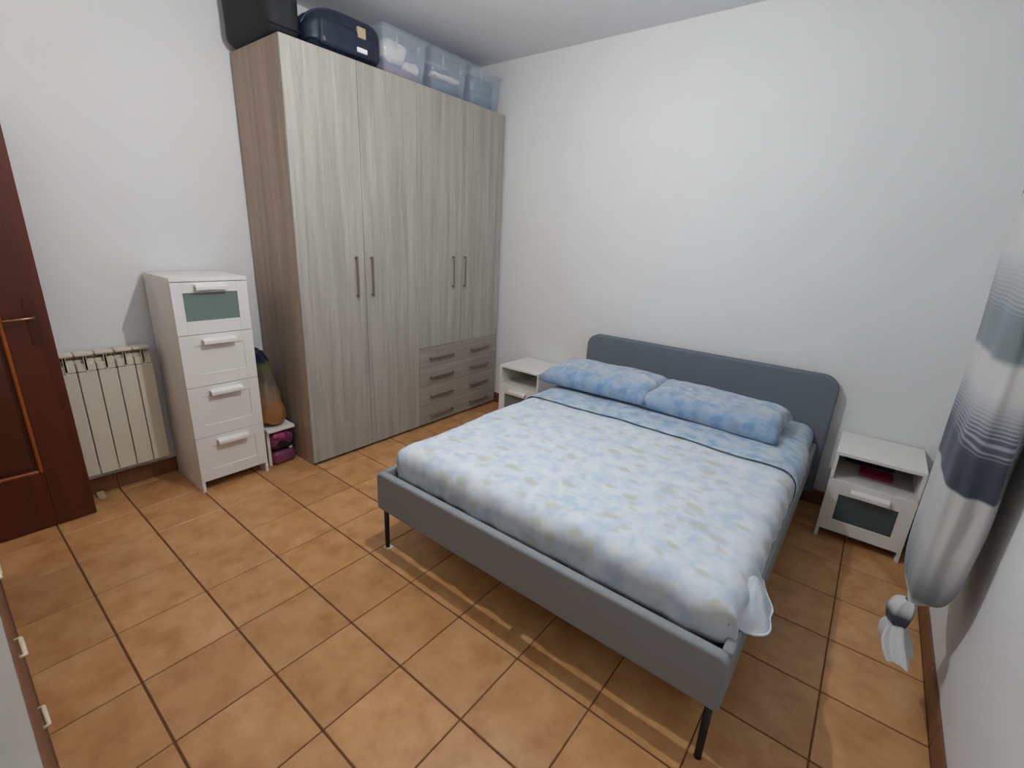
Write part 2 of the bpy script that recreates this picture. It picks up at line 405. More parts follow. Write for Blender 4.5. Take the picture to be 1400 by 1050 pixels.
# big black soft bag at the near end
bg = thing('soft_suitcase', (-0.42, 1.38, WH), 'big black soft suitcase overhanging the near end of the wardrobe top', 'suitcase')
def bagd(p):
    q = noise_disp(.014, 4.0)(p)
    q.z += -0.05*max(0, (p.y-.06)/.12) * (1 if p.z > .15 else 0)
    if p.z < .04: q.z = max(q.z, 0.001)
    return q
obj('body', rbox(-.28, .275, -.115, .10, .001, .32, .07, (14, 12, 12), bagd), black_fab, bg)
bm = bmesh.new(); tube(bm, [(.279, -.10, .05), (.281, 0, .048), (.279, .09, .05)], .004, 6); obj('zip_piping', bm, black_fab, bg)
bm = bmesh.new(); tube(bm, [(-.08, 0, .305), (-.07, 0, .345), (0, 0, .355), (.07, 0, .345), (.08, 0, .305)], .010, 8); obj('carry_handle', bm, black_fab, bg)
# navy rounded suitcase
s2 = thing('navy_suitcase', (-0.30, 1.757, WH+.003), 'navy rounded suitcase with a tan patch between the black bag and the clear boxes', 'suitcase')
def s2d(p):
    q = noise_disp(.004, 6.0)(p)
    k = (p.y+.0)/.27
    q.z *= 1 - 0.42*max(0, -k)**2.2 * 1.0 if p.z > .05 else 1
    return q
obj('shell', rbox(-.22, .19, -.27, .265, .001, .243, .075, (14, 20, 14), s2d), navy_fab, s2)
def arch(x, dz_=0.0, yo=0.0):
    pts = []
    for k in range(29):
        t = k/28; y = -.268+.531*t
        zz = .243
        yy = abs(y); 
        if y > .19: zz = .243-.075+math.sqrt(max(0, .075**2-(y-.19)**2))
        if y < -.195: zz = .243-.075+math.sqrt(max(0, .075**2-(-.195-y)**2))
        kk = y/.27; zz *= 1-.42*max(0, -kk)**2.2
        pts.append((x, y+yo, zz+dz_))
    return pts
bm = bmesh.new(); tube(bm, arch(.115, .004), .007, 8); obj('piping', bm, navy_pip, s2)
bm = bmesh.new(); tube(bm, arch(.04, .004), .006, 8); obj('piping', bm, navy_pip, s2)
obj('front_pocket', rbox(.15, .205, -.20, .20, .02, .165, .025, (8, 14, 8)), navy_fab, s2)
o = obj('leather_patch', B(.185, .2085, .055, .115, .125, .185, .004), tan_tag, s2); o['label'] = 'tan leather patch'
o.rotation_euler = (0, 0, 0)
o = obj('luggage_tag', B(.202, .212, .045, .12, .045, .072, .003), white_tag, s2); o['label'] = 'white luggage tag'
o = obj('zip_pull', B(.19, .211, -.185, -.17, .035, .06, .003), hand_m, s2)

# three clear boxes
def clear_box(y0, y1, label, filler):
    t = thing('clear_storage_box', (-0.37, (y0+y1)/2, WH), label, 'storage box', 'clear plastic boxes on the wardrobe')
    hw = (y1-y0)/2; D = .24; h = .275; th = .0025
    bm = bmesh.new()
    def ring(z, ins):
        out = []; X, Y, r = D-ins, hw-ins, .03
        for cx, cy, a0 in ((X-r, Y-r, 0), (-X+r, Y-r, PI/2), (-X+r, -Y+r, PI), (X-r, -Y+r, 1.5*PI)):
            for k in range(5):
                a = a0+k*PI/8; out.append(bm.verts.new((cx+r*math.cos(a), cy+r*math.sin(a), z)))
        return out
    R = [ring(.001, .03), ring(h*.5, .018), ring(h-.012, .009), ring(h-.012, .0), ring(h, .0), ring(h, .011), ring(h*.5, .021), ring(.004, .033)]
    for a, b in zip(R, R[1:]):
        for k in range(20): bm.faces.new((a[k], a[(k+1) % 20], b[(k+1) % 20], b[k])).smooth = True
    bm.faces.new(R[0][::-1]); bm.faces.new(R[-1])
    obj('tub', bm, clear, t)
    lid = rbox(-D-.004, D+.004, -hw-.002, hw+.002, h+.0005, h+.016, .006, (8, 8, 4)); obj('lid', lid, clear, t)
    for s in (-1, 1):
        o = obj('latch', B(D-.004, D+.008, s*hw*.45-.008, s*hw*.45+.008, h-.10, h-.035, .003), clear, t)
    for k, (a, mm, lab) in enumerate(filler):
        x0, x1, ya, yb, z0, z1 = a
        o = obj('folded_cloth', rbox(x0, x1, ya, yb, z0, z1, min((x1-x0), (yb-ya), (z1-z0))*.42, (10, 12, 8), noise_disp(.016, 11, k*5.1+y0*3)), mm, t)
        o['label'] = lab
    return t
clear_box(2.03, 2.44, 'clear plastic box with crumpled cream cloth, next to the navy suitcase',
          [((-.19, .185, -.16, .16, .012, .085), mauve_cloth, 'mauve folded cloth'), ((-.17, .165, -.15, .15, .09, .16), blue_cloth, 'dark blue folded cloth'), ((-.03, .20, -.16, .05, .10, .245), cream_cloth, 'crumpled cream cloth'), ((.02, .19, .02, .16, .07, .15), cream_cloth, 'crumpled cream cloth')])
clear_box(2.46, 2.865, 'middle clear plastic box holding dark blue clothes on the wardrobe',
          [((-.19, .185, -.16, .16, .012, .11), blue_cloth, 'dark blue folded cloth'), ((.13, .200, -.15, .12, .115, .15), cream_cloth, 'strip of cream cloth'), ((-.19, .10, -.16, .16, .12, .23), blue_cloth, 'dark blue folded cloth')])
clear_box(2.885, 3.28, 'clear plastic box full of slate blue clothes, nearest the room corner',
          [((-.19, .185, -.15, .15, .012, .13), slate_cloth, 'slate blue folded cloth'), ((-.18, .18, -.15, .15, .13, .24), slate_cloth, 'slate blue folded cloth')])

# ------------------------------------------------------------------ white furniture family
def face_front(y0, y1, z0, z1, xf, inset, depth, th=.018, top=None):
    """drawer front facing +x with a sunk field; returns frame mesh and field box"""
    bm = bmesh.new(); a, b, c, d = inset     # left,right,bottom,top margins
    bx(bm, xf-th, xf, y0, y0+a, z0, z1, .001); bx(bm, xf-th, xf, y1-b, y1, z0, z1, .001)
    bx(bm, xf-th, xf, y0+a-.0005, y1-b+.0005, z0, z0+c, .001); bx(bm, xf-th, xf, y0+a-.0005, y1-b+.0005, z1-d, z1, .001)
    return bm, (xf-th+.001, xf-depth, y0+a, y1-b, z0+c, z1-d)
def clip_handle(parent, xf, ya, yb, z):
    bm = bmesh.new()
    prism(bm, [(xf, z+.018), (xf+.034, z+.010), (xf+.036, z+.006), (xf+.036, z-.012), (xf+.031, z-.012), (xf+.031, z+.003), (xf, z+.011)], ya, yb)
    return obj('handle', bm, white_lac, parent)
# tall chest, front faces +x
CX = -0.26; CY0, CY1 = 0.65, 1.055; CZ = 1.33; CB = -0.69
ch = thing('tall_chest', (0, 0, 0), 'tall narrow white chest of four drawers, top one with a frosted glass window', 'chest of drawers')
obj('top_panel', B(CB, CX, CY0, CY1, CZ-.022, CZ, .0015), white_lac, ch)
for ya in (CY0, CY1-.018):
    obj('side_panel', B(CB, CX-.019, ya, ya+.018, 0, CZ-.022, .001), white_lac, ch)
obj('foot', B(CX-.02, CX-.001, CY0, CY0+.018, 0, .07, .001), white_lac, ch); obj('foot', B(CX-.02, CX-.001, CY1-.018, CY1, 0, .07, .001), white_lac, ch)
obj('back_panel', B(CB, CB+.006, CY0+.018, CY1-.018, .07, CZ-.022), white_in, ch)
obj('bottom_panel', B(CB+.006, CX-.03, CY0+.018, CY1-.018, .075, .09), white_in, ch)
zs = [.07, .364, .689, 1.004, CZ-.024]
for k in range(4):
    z0, z1 = zs[k]+.0015, zs[k+1]-.0015
    if k < 3:
        bm, fb = face_front(CY0+.001, CY1-.001, z0, z1, CX, (.072, .06, .075, .066), .0045)
        d = obj('drawer', bm, white_lac, ch)
        obj('field_panel', B(*fb), white_lac, d)
        clip_handle(d, CX, .767, .948, z1-.043)
    else:
        bm, fb = face_front(CY0+.001, CY1-.001, z0, z1, CX, (.055, .06, .077, .060), .006)
        d = obj('drawer', bm, white_lac, ch)
        o = obj('glass_pane', B(*fb), frost, d); o['label'] = 'grey green frosted glass pane'
        clip_handle(d, CX, .767, .935, z1-.030)
# bedside tables, front faces -y
def bedside(x0, x1, yf, label, glass):
    t = thing('bedside_table', (x0, yf, 0), label, 'bedside table', 'white bedside tables beside the bed')
    W = x1-x0; D = Y1-ST-.002-yf; Z = .556; th = .018
    obj('top_panel', B(0, W, 0, D, Z-.02, Z, .0015), white_lac, t)
    for xa in (0, W-th): obj('side_panel', B(xa, xa+th, .018, D, 0, Z-.02, .001), white_lac, t)
    for xa in (0, W-th): obj('front_edge', B(xa, xa+th, .0, .018, .388, Z-.02, .001), white_lac, t)
    for xa in (0, W-th): obj('foot', B(xa, xa+th, .001, .018, 0, .058, .001), white_lac, t)
    obj('shelf', B(th, W-th, .004, D-.006, .370, .386, .001), white_in, t)
    obj('back_panel', B(th, W-th, D-.006, D, .05, Z-.02), white_in, t)
    obj('bottom_panel', B(th, W-th, .02, D-.006, .062, .074), white_in, t)
    # drawer front
    bm = bmesh.new(); z0, z1 = .060, .384; a, c, d_ = .065, .075, .083
    bx(bm, .001, a, -.000, .018, z0, z1, .001); bx(bm, W-a, W-.001, 0, .018, z0, z1, .001)
    bx(bm, a-.0005, W-a+.0005, 0, .018, z0, z0+c, .001); bx(bm, a-.0005, W-a+.0005, 0, .018, z1-d_, z1, .001)
    d = obj('drawer', bm, white_lac, t)
    o = obj('glass_pane', B(a, W-a, .006, .014, z0+c, z1-d_), glass, d); o['label'] = 'frosted glass pane'
    bm = bmesh.new(); z = z1-.052
    prism(bm, [(0, z+.018), (-.034, z+.010), (-.036, z+.006), (-.036, z-.012), (-.031, z-.012), (-.031, z+.003), (0, z+.011)], W*.28, W*.72, 'x')
    obj('handle', bm, white_lac, d)
    return t
bedside(.292, .715, 2.88, 'white bedside table between the wardrobe and the bed', frost)
bedside(2.815, 3.222, 2.875, 'white bedside table on the far side of the bed beside the curtain', frost_d)
red_m = mat('red_cover', hexc(150, 30, 62), 0.6, noise_scale=12, var=0.2)
plum_m = mat('dark_plum_cover', hexc(58, 34, 62), 0.6, noise_scale=12, var=0.2)
rb = thing('booklet', (3.03, 3.10, .387), 'red and pink booklet lying on the open shelf of the right bedside table', 'booklet')
obj('cover', B(-.08, .08, -.06, .06, 0, .018, .002), red_m, rb); obj('pages', B(-.077, .082, -.057, .057, .004, .014), white_tag, rb)
pb = thing('pouch', (2.96, 3.235, .387), 'dark plum pouch at the back of the right bedside shelf', 'pouch')
obj('body', rbox(-.10, .16, -.03, .035, .002, .075, .025, (10, 8, 8), noise_disp(.006, 14)), plum_m, pb)
bm = bmesh.new(); tube(bm, [(-.08, -.03, .066), (.03, -.034, .070), (.14, -.03, .066)], .003, 6); obj('zip', bm, navy_pip, pb)

# ------------------------------------------------------------------ bed
BX0, BX1, BY0, BY1 = 0.985, 2.705, 1.05, 3.275
bed = thing('double_bed', ((BX0+BX1)/2, BY0, 0), 'grey upholstered double bed with low footboard and black steel legs', 'bed')
ox, oy = -(BX0+BX1)/2, -BY0
def bobj(name, bm, m, parent=bed, smooth=False):
    for v in bm.verts: v.co += Vector((ox, oy, 0))
    return obj(name, bm, m, parent, smooth)
def padded(x0, x1, z0, z1, y0, y1, r_top, r_bot, er=.014):
    """upholstered board in the xz plane with rounded outline and soft edges"""
    prof = []
    def arc(cx, cz, r, a0, a1, n=8):
        for k in range(n+1):
            a = a0+(a1-a0)*k/n; prof.append((cx+r*math.cos(a), cz+r*math.sin(a)))
    arc(x1-r_top, z1-r_top, r_top, 0, PI/2); arc(x0+r_top, z1-r_top, r_top, PI/2, PI)
    arc(x0+r_bot, z0+r_bot, r_bot, PI, 1.5*PI, 4); arc(x1-r_bot, z0+r_bot, r_bot, 1.5*PI, 2*PI, 4)
    n = len(prof); cxm, czm = (x0+x1)/2, (z0+z1)/2
    bm = bmesh.new(); rings = []
    nrm = []
    for i in range(n):
        a, b = prof[i-1], prof[(i+1) % n]; d = Vector((b[0]-a[0], b[1]-a[1])).normalized(); nrm.append((d.y, -d.x))
    for k in range(9):
        a = PI*k/8 ; s = math.sin(a); ins = er*(1-s)
        y = (y0+er*(1-math.cos(a))) if k < 4 else ((y1-er*(1+math.cos(a))) if k > 4 else (y0+y1)/2)
        if k == 4: continue
        rings.append([bm.verts.new((p[0]-q[0]*ins, y, p[1]-q[1]*ins)) for p, q in zip(prof, nrm)])
    for a, b in zip(rings, rings[1:]):
        for i in range(n): bm.faces.new((a[i], a[(i+1) % n], b[(i+1) % n], b[i])).smooth = True
    bm.faces.new(rings[0]); bm.faces.new(rings[-1][::-1])
    return fix(bm)
o = bobj('footboard', padded(BX0, BX1, .245, .460, BY0, BY0+.042, .035, .02), felt)
o = bobj('headboard', padded(.957, 2.745, .10, .908, 3.212, BY1, .10, .02, .018), felt_h); o['label'] = 'blue grey upholstered headboard with rounded corners'
for xa, xb in ((BX0, BX0+.035), (BX1-.035, BX1)):
    bobj('side_rail', rbox(xa, xb, BY0+.043, 3.211, .245, .455, .012, (6, 8, 6)), felt)
bobj('mid_beam', B(1.83, 1.875, BY0+.043, 3.211, .245, .30, .002), black_m)
nsl = 15
bmS = None
for k in range(nsl):
    y = 1.235+k*.133
    bobj('slat', B(BX0+.036, BX1-.036, y, y+.07, .301, .309, .001), slat_m)
for lx, ly in ((BX0+.032, BY0+.035), (BX1-.032, BY0+.035), (BX0+.032, 3.16), (BX1-.032, 3.16), (1.852, 2.1)):
    bm = bmesh.new(); tube(bm, [(lx, ly, .0), (lx, ly, .006), (lx, ly, .246)], [.014, .012, .0135], 14)
    bobj('leg', bm, black_m)
bobj('foot_pad', B(BX0+.014, BX0+.054, BY0+.018, BY0+.056, 0, .004, .001), white_lac)

# ------------------------------------------------------------------ mattress and bedding
mt = thing('mattress', (1.845, 1.14, .31), 'thick mattress under the floral bedding', 'mattress')
obj('body', rbox(-.80, .80, .015, 2.045, .0, .255, .05, (12, 14, 8)), matt_m, mt)
bm = bmesh.new(); tube(bm, [(-.80, .06, .03), (-.80, 2.0, .03)], .004, 6); tube(bm, [(.80, .06, .03), (.80, 2.0, .03)], .004, 6); tube(bm, [(-.75, .013, .03), (.75, .013, .03)], .004, 6)
obj('piping', bm, navy_pip, mt)

def crown(x, y, cx, hx, top, edge):
    u = abs((x-cx)/hx)
    return top-(top-edge)*u**3
def drape(name, x0, x1, y0, y1, zb, zt, r, n, m, closed_front=True, closed_back=False, wr=1.0, seed=0, label=None, parent=None, sag=None, bottom=None):
    """sheet of cloth lying over the mattress: top, rounded shoulders and falling sides, with wrinkles"""
    bm = bmesh.new(); nx, ny = n; cx, cy = (x0+x1)/2, (y0+y1)/2; vs = {}
    # arc-length across: left drop, shoulder, top, shoulder, right drop
    hx = (x1-x0)/2; drop = zt-zb
    Lx = 2*(drop-r)+PI*r+2*(hx-r)
    Ly_front = (drop-r)+PI*r/2 if closed_front else 0
    L_top = (y1-y0)-(r if closed_front else 0)
    Ly = Ly_front+L_top
    def across(s):
        # returns x,z-offset-from-top (negative)
        a = drop-r
        if s < a: return x0, -(drop-s)
        s -= a
        if s < PI*r/2: t = s/r; return x0+r-r*math.cos(t), -r+r*math.sin(t)
        s -= PI*r/2
        if s < 2*(hx-r): return x0+r+s, 0.0
        s -= 2*(hx-r)
        if s < PI*r/2: t = s/r; return x1-r+r*math.sin(t), -r+r*math.cos(t)
        s -= PI*r/2
        return x1, -r-s
    def along(s):
        if closed_front:
            a = drop-r
            if s < a: return y0, -(drop-s)
            s -= a
            if s < PI*r/2: t = s/r; return y0+r-r*math.cos(t), -r+r*math.sin(t)
            s -= PI*r/2
            return y0+r+s, 0.0
        return y0+s, 0.0
    for i in range(nx+1):
        for j in range(ny+1):
            X, dz1 = across(Lx*i/nx); Y, dz2 = along(Ly*j/ny)
            # tuck: combine the two drops with rounded vertical corner
            z = zt+min(0, -math.hypot(dz1, dz2) if (dz1 > -r and dz2 > -r) else min(dz1, dz2))
            if dz2 < -0.3*r and (X < x0+r or X > x1-r):
                k = min(1, (-dz2)/r)
                # rounded plan corner
                cxn = x0+r if X < x0+r else x1-r
                px = X-cxn; py = Y-(y0+r)
                if py < 0:
                    l = math.hypot(px, py)
                    if l > r: X = cxn+px*r/l; Y = y0+r+py*r/l
            u = (X-cx)/hx
            crownz = -0.02*abs(u)**4
            fl_ = max(0, 1+(z-zt)/drop)
            p = Vector((X, Y, z+crownz*fl_))
            side = 1-fl_
            nv = noise.noise_vector(Vector((X*3.2+seed, Y*3.2, z*2)))
            nv2 = noise.noise_vector(Vector((X*9+seed, Y*11, z*5)))
            p.z += (nv.z*.010+nv2.z*.0035)*wr*(.4+.6*fl_)
            if abs(u) > .8 or (closed_front and Y < y0+.14):
                # vertical gathers on the falling sides
                q = (nv2.x*.010+.006*math.sin(Y*46+nv.x*5)) * min(1, side*3) * wr
                if abs(u) > .8: p.x += q*(1 if u > 0 else -1)
                q2 = (nv2.y*.010+.004*math.sin(X*40+nv.y*4)) * min(1, side*3) * wr
                if closed_front and Y < y0+.14: p.y -= q2
            if bottom and side > .6: p = bottom(p, side)
            vs[i, j] = bm.verts.new(p)
    for i in range(nx):
        for j in range(ny):
            f = bm.faces.new((vs[i, j], vs[i+1, j], vs[i+1, j+1], vs[i, j+1])); f.smooth = True
    bmesh.ops.remove_doubles(bm, verts=bm.verts[:], dist=0.0004)
    fix(bm)
    o = obj(name, bm, m, parent, True)
    md = o.modifiers.new('thick', 'SOLIDIFY'); md.thickness = 0.005; md.offset = -1
    return o
fs = drape('fitted_sheet', 1.024, 2.672, 2.36, 3.205, .40, .583, .07, (70, 34), sheet_m, closed_front=False, wr=.8, seed=3)
tag(fs, 'blue floral fitted sheet showing beside the pillows at the headboard', 'sheet')
bs = thing('bedspread', (0, 0, 0), 'pale blue floral bedspread with beige leaves covering the bed', 'bedspread')
drape('cover', 1.012, 2.690, 1.125, 2.42, .425, .600, .085, (90, 80), spread_m, True, wr=1.0, seed=0, parent=bs)
o = drape('folded_edge', 1.004, 2.700, 2.275, 2.75, .43, .6155, .09, (90, 22), sheet_m, False, wr=1.0, seed=0, parent=bs); o['label'] = 'blue folded-back upper edge of the bedspread'
# gathered cloth corner sticking out over the side rail
bm = bmesh.new()
def bez(P, t):
    P = [Vector(p) for p in P]; n = len(P)-1; f = t*n; i = min(int(f), n-1); u = f-i
    p0, p1, p2, p3 = P[max(i-1, 0)], P[i], P[i+1], P[min(i+2, n)]
    return 0.5*((2*p1)+(p2-p0)*u+(2*p0-5*p1+4*p2-p3)*u*u+(3*p1-p0-3*p2+p3)*u**3)
outer = [(2.640, 1.175, .500), (2.690, 1.195, .478), (2.742, 1.235, .462), (2.772, 1.295, .455), (2.762, 1.37, .462), (2.735, 1.43, .465), (2.705, 1.50, .47)]
inner = [(2.625, 1.19, .51), (2.635, 1.22, .525), (2.645, 1.26, .535), (2.655, 1.32, .54), (2.665, 1.38, .54), (2.67, 1.44, .535), (2.685, 1.51, .50)]
gv = {}; NU, NV = 60, 18
def gpt(t, q):
    p = bez(inner, t).lerp(bez(outer, t), q)
    e = math.sin(PI*t)
    p.z += .016*math.sin(PI*q**.8)*e
    rid = math.sin(t*2*PI*2.0+q*1.6)
    p.z += (.015*rid*q**.6*(1-.35*q)+.006*noise.noise(Vector((t*9, q*5, 2))))*e
    p.x += .010*math.cos(t*2*PI*2.6)*q*e
    p.z += -.012*q**3*e
    return p
for i in range(NU+1):
    for j in range(NV+1): gv[i, j] = bm.verts.new(gpt(i/NU, j/NV))
for i in range(NU):
    for j in range(NV): bm.faces.new((gv[i, j], gv[i+1, j], gv[i+1, j+1], gv[i, j+1])).smooth = True
o = obj('gathered_corner', fix(bm), spread_m, bs, True); md = o.modifiers.new('thick', 'SOLIDIFY'); md.thickness = .006
bm = bmesh.new(); tube(bm, [gpt(k/50, 1.0) for k in range(51)], .004, 8); obj('rolled_hem', bm, spread_m, bs)

def pillow(name, label, loc, rot, W, D, Hh, seed):
    bm = bmesh.new(); nx, ny = 40, 26; top = {}; bot = {}
    for i in range(nx+1):
        for j in range(ny+1):
            u, v = -1+2*i/nx, -1+2*j/ny
            k = (max(0, 1-abs(u)**8)**.40)*(max(0, 1-abs(v)**5)**.42)
            pin = 1-.05*(1-abs(v)**2)*abs(u)**6; pin2 = 1-.05*(1-abs(u)**2)*abs(v)**6
            nn = noise.noise_vector(Vector((u*2.2+seed, v*2.0, seed)))
            n2 = noise.noise_vector(Vector((u*6+seed, v*5, seed+3)))
            x, y = u*W/2*pin, v*D/2*pin2
            zt_ = Hh*k*(1+.10*nn.x)+.007*n2.z*k
            zb_ = -Hh*.28*k
            a = bm.verts.new((x+n2.x*.004, y+n2.y*.004, zt_+Hh*.28))
            top[i, j] = a
            bot[i, j] = a if (i in (0, nx) or j in (0, ny)) else bm.verts.new((x, y, zb_+Hh*.28))
    for i in range(nx):
        for j in range(ny):
            bm.faces.new((top[i, j], top[i+1, j], top[i+1, j+1], top[i, j+1])).smooth = True
            q = (bot[i, j+1], bot[i+1, j+1], bot[i+1, j], bot[i, j])
            if len(set(q)) == 4:
                try: bm.faces.new(q).smooth = True
                except ValueError: pass
    o = obj(name, bm, pillow_m, None, True)
    o.location = loc; o.rotation_euler = rot
    return tag(o, label, 'pillow', 'blue floral pillows against the headboard')
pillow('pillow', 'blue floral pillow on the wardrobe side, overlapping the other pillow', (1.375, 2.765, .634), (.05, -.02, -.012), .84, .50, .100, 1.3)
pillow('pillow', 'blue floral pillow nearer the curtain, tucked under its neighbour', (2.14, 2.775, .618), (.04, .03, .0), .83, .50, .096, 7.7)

# ------------------------------------------------------------------ radiator
rd = thing('radiator', (X0, .345, 0), 'cream ribbed radiator on the wall between the door and the white chest', 'radiator')
ry = [-.005, .08, .165, .25, .338, .427, .514, .602]
for a, b in zip(ry, ry[1:]):
    bm = bmesh.new(); w_ = b-a; c = (a+b)/2-.345; hw = w_/2-.0022
    xo = -X0
    def bb(x0, x1, y0, y1, z0, z1, bev=.003): bx(bm, x0+xo, x1+xo, y0, y1, z0, z1, bev)
    bb(-.628, -.618, c-hw, c+hw, .16, .79)                    # front plate
    bb(-.650, -.622, c-hw, c+hw, .79, .838, .006)              # sloping shoulder
    bb(-.690, -.628, c-.003, c+.003, .17, .80, 0)               # central web
    bb(-.690, -.684, c-hw, c+hw, .17, .88, .001)          # rear plate
    bb(-.668, -.660, c-hw*.8, c+hw*.8, .18, .78, .001)          # inner fin
    bb(-.628, -.616, c-.007, c+.007, .77, .895, .001)           # front web of the grille
    bb(-.690, -.616, c-.004, c+.004, .80, .892, 0)
    bb(-.692, -.612, c-hw, c+hw, .882, .902, .005)              # cap
    bb(-.672, -.640, c-hw-.002, c+hw+.002, .19, .22, .006); bb(-.672, -.640, c-hw-.002, c+hw+.002, .83, .86, .006)   # headers
    obj('radiator_section', bm, rad_m, rd)
bm = bmesh.new(); tube(bm, [(.048, -.38, .205), (.048, -.352, .205)], .018, 12); obj('valve', bm, rad_m, rd)
for y in (-.05, .20):
    obj('bracket', B(0, .03, y-.01, y+.01, .80, .83, .001), rad_m, rd)

# ------------------------------------------------------------------ open door
dr = setting('door_1', 'dark mahogany panelled door standing open in front of the left wall')
DX, DY1, DY0, DH = -.46, .172, -.655, 2.10
st = .165
bm = bmesh.new()
for ya, yb in ((DY1-st, DY1), (DY0, DY0+st)): bx(bm, DX-.04, DX, ya, yb, .008, DH, .0025)
bx(bm, DX-.04, DX, DY0+st, DY1-st, .008, .325, .0); bx(bm, DX-.04, DX, DY0+st, DY1-st, 1.93, DH, .0); bx(bm, DX-.04, DX, DY0+st, DY1-st, 1.215, 1.36, .0)
obj('door_frame', bm, mahog, dr)
for z0, z1 in ((.325, 1.215), (1.36, 1.93)):
    bm = rbox(DX-.034, DX-.008, DY0+st+.03, DY1-st-.03, z0+.03, z1-.03, .006, (4, 4, 4)); bx(bm, DX-.028, DX-.016, DY0+st, DY1-st, z0, z1)
    obj('door_panel', bm, mahog_p, dr)
    ya, yb = DY0+st, DY1-st; mw = .016
    bm = bmesh.new()
    for a in ((ya, ya+mw, z0, z1), (yb-mw, yb, z0, z1), (ya+mw, yb-mw, z0, z0+mw), (ya+mw, yb-mw, z1-mw, z1)):
        bx(bm, DX-.015, DX+.005, a[0], a[1], a[2], a[3], .005)
    o = obj('moulding', bm, mould_m, dr); o['label'] = 'lighter orange brown moulding'
plate = obj('lock_plate', B(DX, DX+.004, .090, .130, 1.0, 1.235, .0015), mat('dark_bronze', hexc(84, 44, 26), .4, metal=.5), dr)
bm = bmesh.new(); tube(bm, [(DX+.004, .112, 1.143), (DX+.045, .112, 1.143), (DX+.052, .104, 1.143), (DX+.052, .05, 1.140), (DX+.050, 0.0, 1.134)], [.009, .008, .008, .007, .008], 10)
obj('door_handle', bm, brass, plate)
bm = bmesh.new(); tube(bm, [(DX+.003, .110, 1.03), (DX+.006, .110, 1.03)], .007, 10); obj('keyhole', bm, black_m, plate)
wg = bmesh.new(); prism(wg, [(-.62, .0), (-.685, .0), (-.685, .022), (-.62, .002)], .215, .25)
tag(obj('door_wedge', wg, mat('beige_wood', hexc(190, 160, 120), .7), None), 'small beige wedge on the floor behind the door edge, below the radiator', 'wedge')

# ------------------------------------------------------------------ items between chest and wardrobe
stl = thing('step_stool', (-.47, 1.18, 0), 'low white stool squeezed between the white chest and the wardrobe', 'stool')
obj('seat', B(-.17, .19, -.10, .095, .262, .285, .006, seg=2), white_lac, stl)
for sx in (-.16, .13):
    for sy in (-.09, .06): obj('leg', B(sx, sx+.02, sy, sy+.02, 0, .262, .002), white_lac, stl)
def gradbag(name, cols):
    m = bpy.data.materials.new(name); m.use_nodes = True; nt = m.node_tree; b = nt.nodes['Principled BSDF']
    b.inputs['Roughness'].default_value = .35
    tc = nt.nodes.new('ShaderNodeTexCoord'); sx = nt.nodes.new('ShaderNodeSeparateXYZ'); nz = nt.nodes.new('ShaderNodeTexNoise'); nz.inputs['Scale'].default_value = 12
    nt.links.new(tc.outputs['Object'], sx.inputs[0]); nt.links.new(tc.outputs['Object'], nz.inputs['Vector'])
    ma = nt.nodes.new('ShaderNodeMath'); ma.operation = 'MULTIPLY_ADD'; ma.inputs[1].default_value = .25
    nt.links.new(nz.outputs['Fac'], ma.inputs[0]); nt.links.new(sx.outputs[2], ma.inputs[2])
    r = nt.nodes.new('ShaderNodeValToRGB'); r.color_ramp.interpolation = 'EASE'
    e = r.color_ramp.elements
    e[0].position, e[0].color = cols[0]; e[1].position, e[1].color = cols[-1]
    for p, c in cols[1:-1]: x = e.new(p); x.color = c
    nt.links.new(ma.outputs[0], r.inputs[0]); nt.links.new(r.outputs[0], b.inputs['Base Color'])
    return m
bagm = gradbag('printed_bag', [(.12, hexc(150, 100, 42)), (.25, hexc(150, 104, 62)), (.36, hexc(126, 108, 86)), (.48, hexc(88, 80, 68)), (.56, hexc(84, 92, 52)), (.60, hexc(80, 88, 54)), (.63, hexc(26, 30, 56))])
def bagshape(p):
    q = noise_disp(.024, 13, 2.2)(noise_disp(.016, 6, 1.2)(p))
    t = max(0, (p.z-.08)/.44); q.y = q.y*(1-.5*t)-.03*t; q.x = q.x*(1-.5*t)
    if p.z < .02: q.z = max(.001, q.z)
    return q
b1 = thing('shopping_bag', (-.45, 1.172, .286), 'crumpled orange and green carrier bag standing on the low white stool', 'bag')
obj('body', rbox(-.15, .15, -.09, .085, .001, .52, .06, (12, 12, 18), bagshape), bagm, b1)
bm = bmesh.new(); tube(bm, [(-.03, -.03, .50), (-.02, -.03, .545), (.03, -.03, .545), (.04, -.03, .50)], .006, 8); obj('bag_handle', bm, navy_fab, b1)
pinkm = gradbag('pink_black_pack', [(.22, hexc(26, 18, 26)), (.30, hexc(34, 22, 34)), (.325, hexc(140, 60, 100)), (.335, hexc(30, 20, 28)), (.345, hexc(150, 40, 100)), (.38, hexc(170, 76, 124))])
b2 = thing('pink_pack', (-.45, 1.17, 0), 'pink and black soft pack under the low white stool', 'package')
obj('lower_pack', rbox(-.13, .16, -.060, .110, .001, .10, .035, (10, 10, 8), noise_disp(.007, 9, 1)), mat('dull_pink_pack', hexc(110, 52, 76), .4, noise_scale=10, var=.3), b2)
obj('upper_pack', rbox(-.13, .155, -.060, .108, .105, .25, .04, (10, 10, 10), noise_disp(.009, 11, 4)), pinkm, b2)

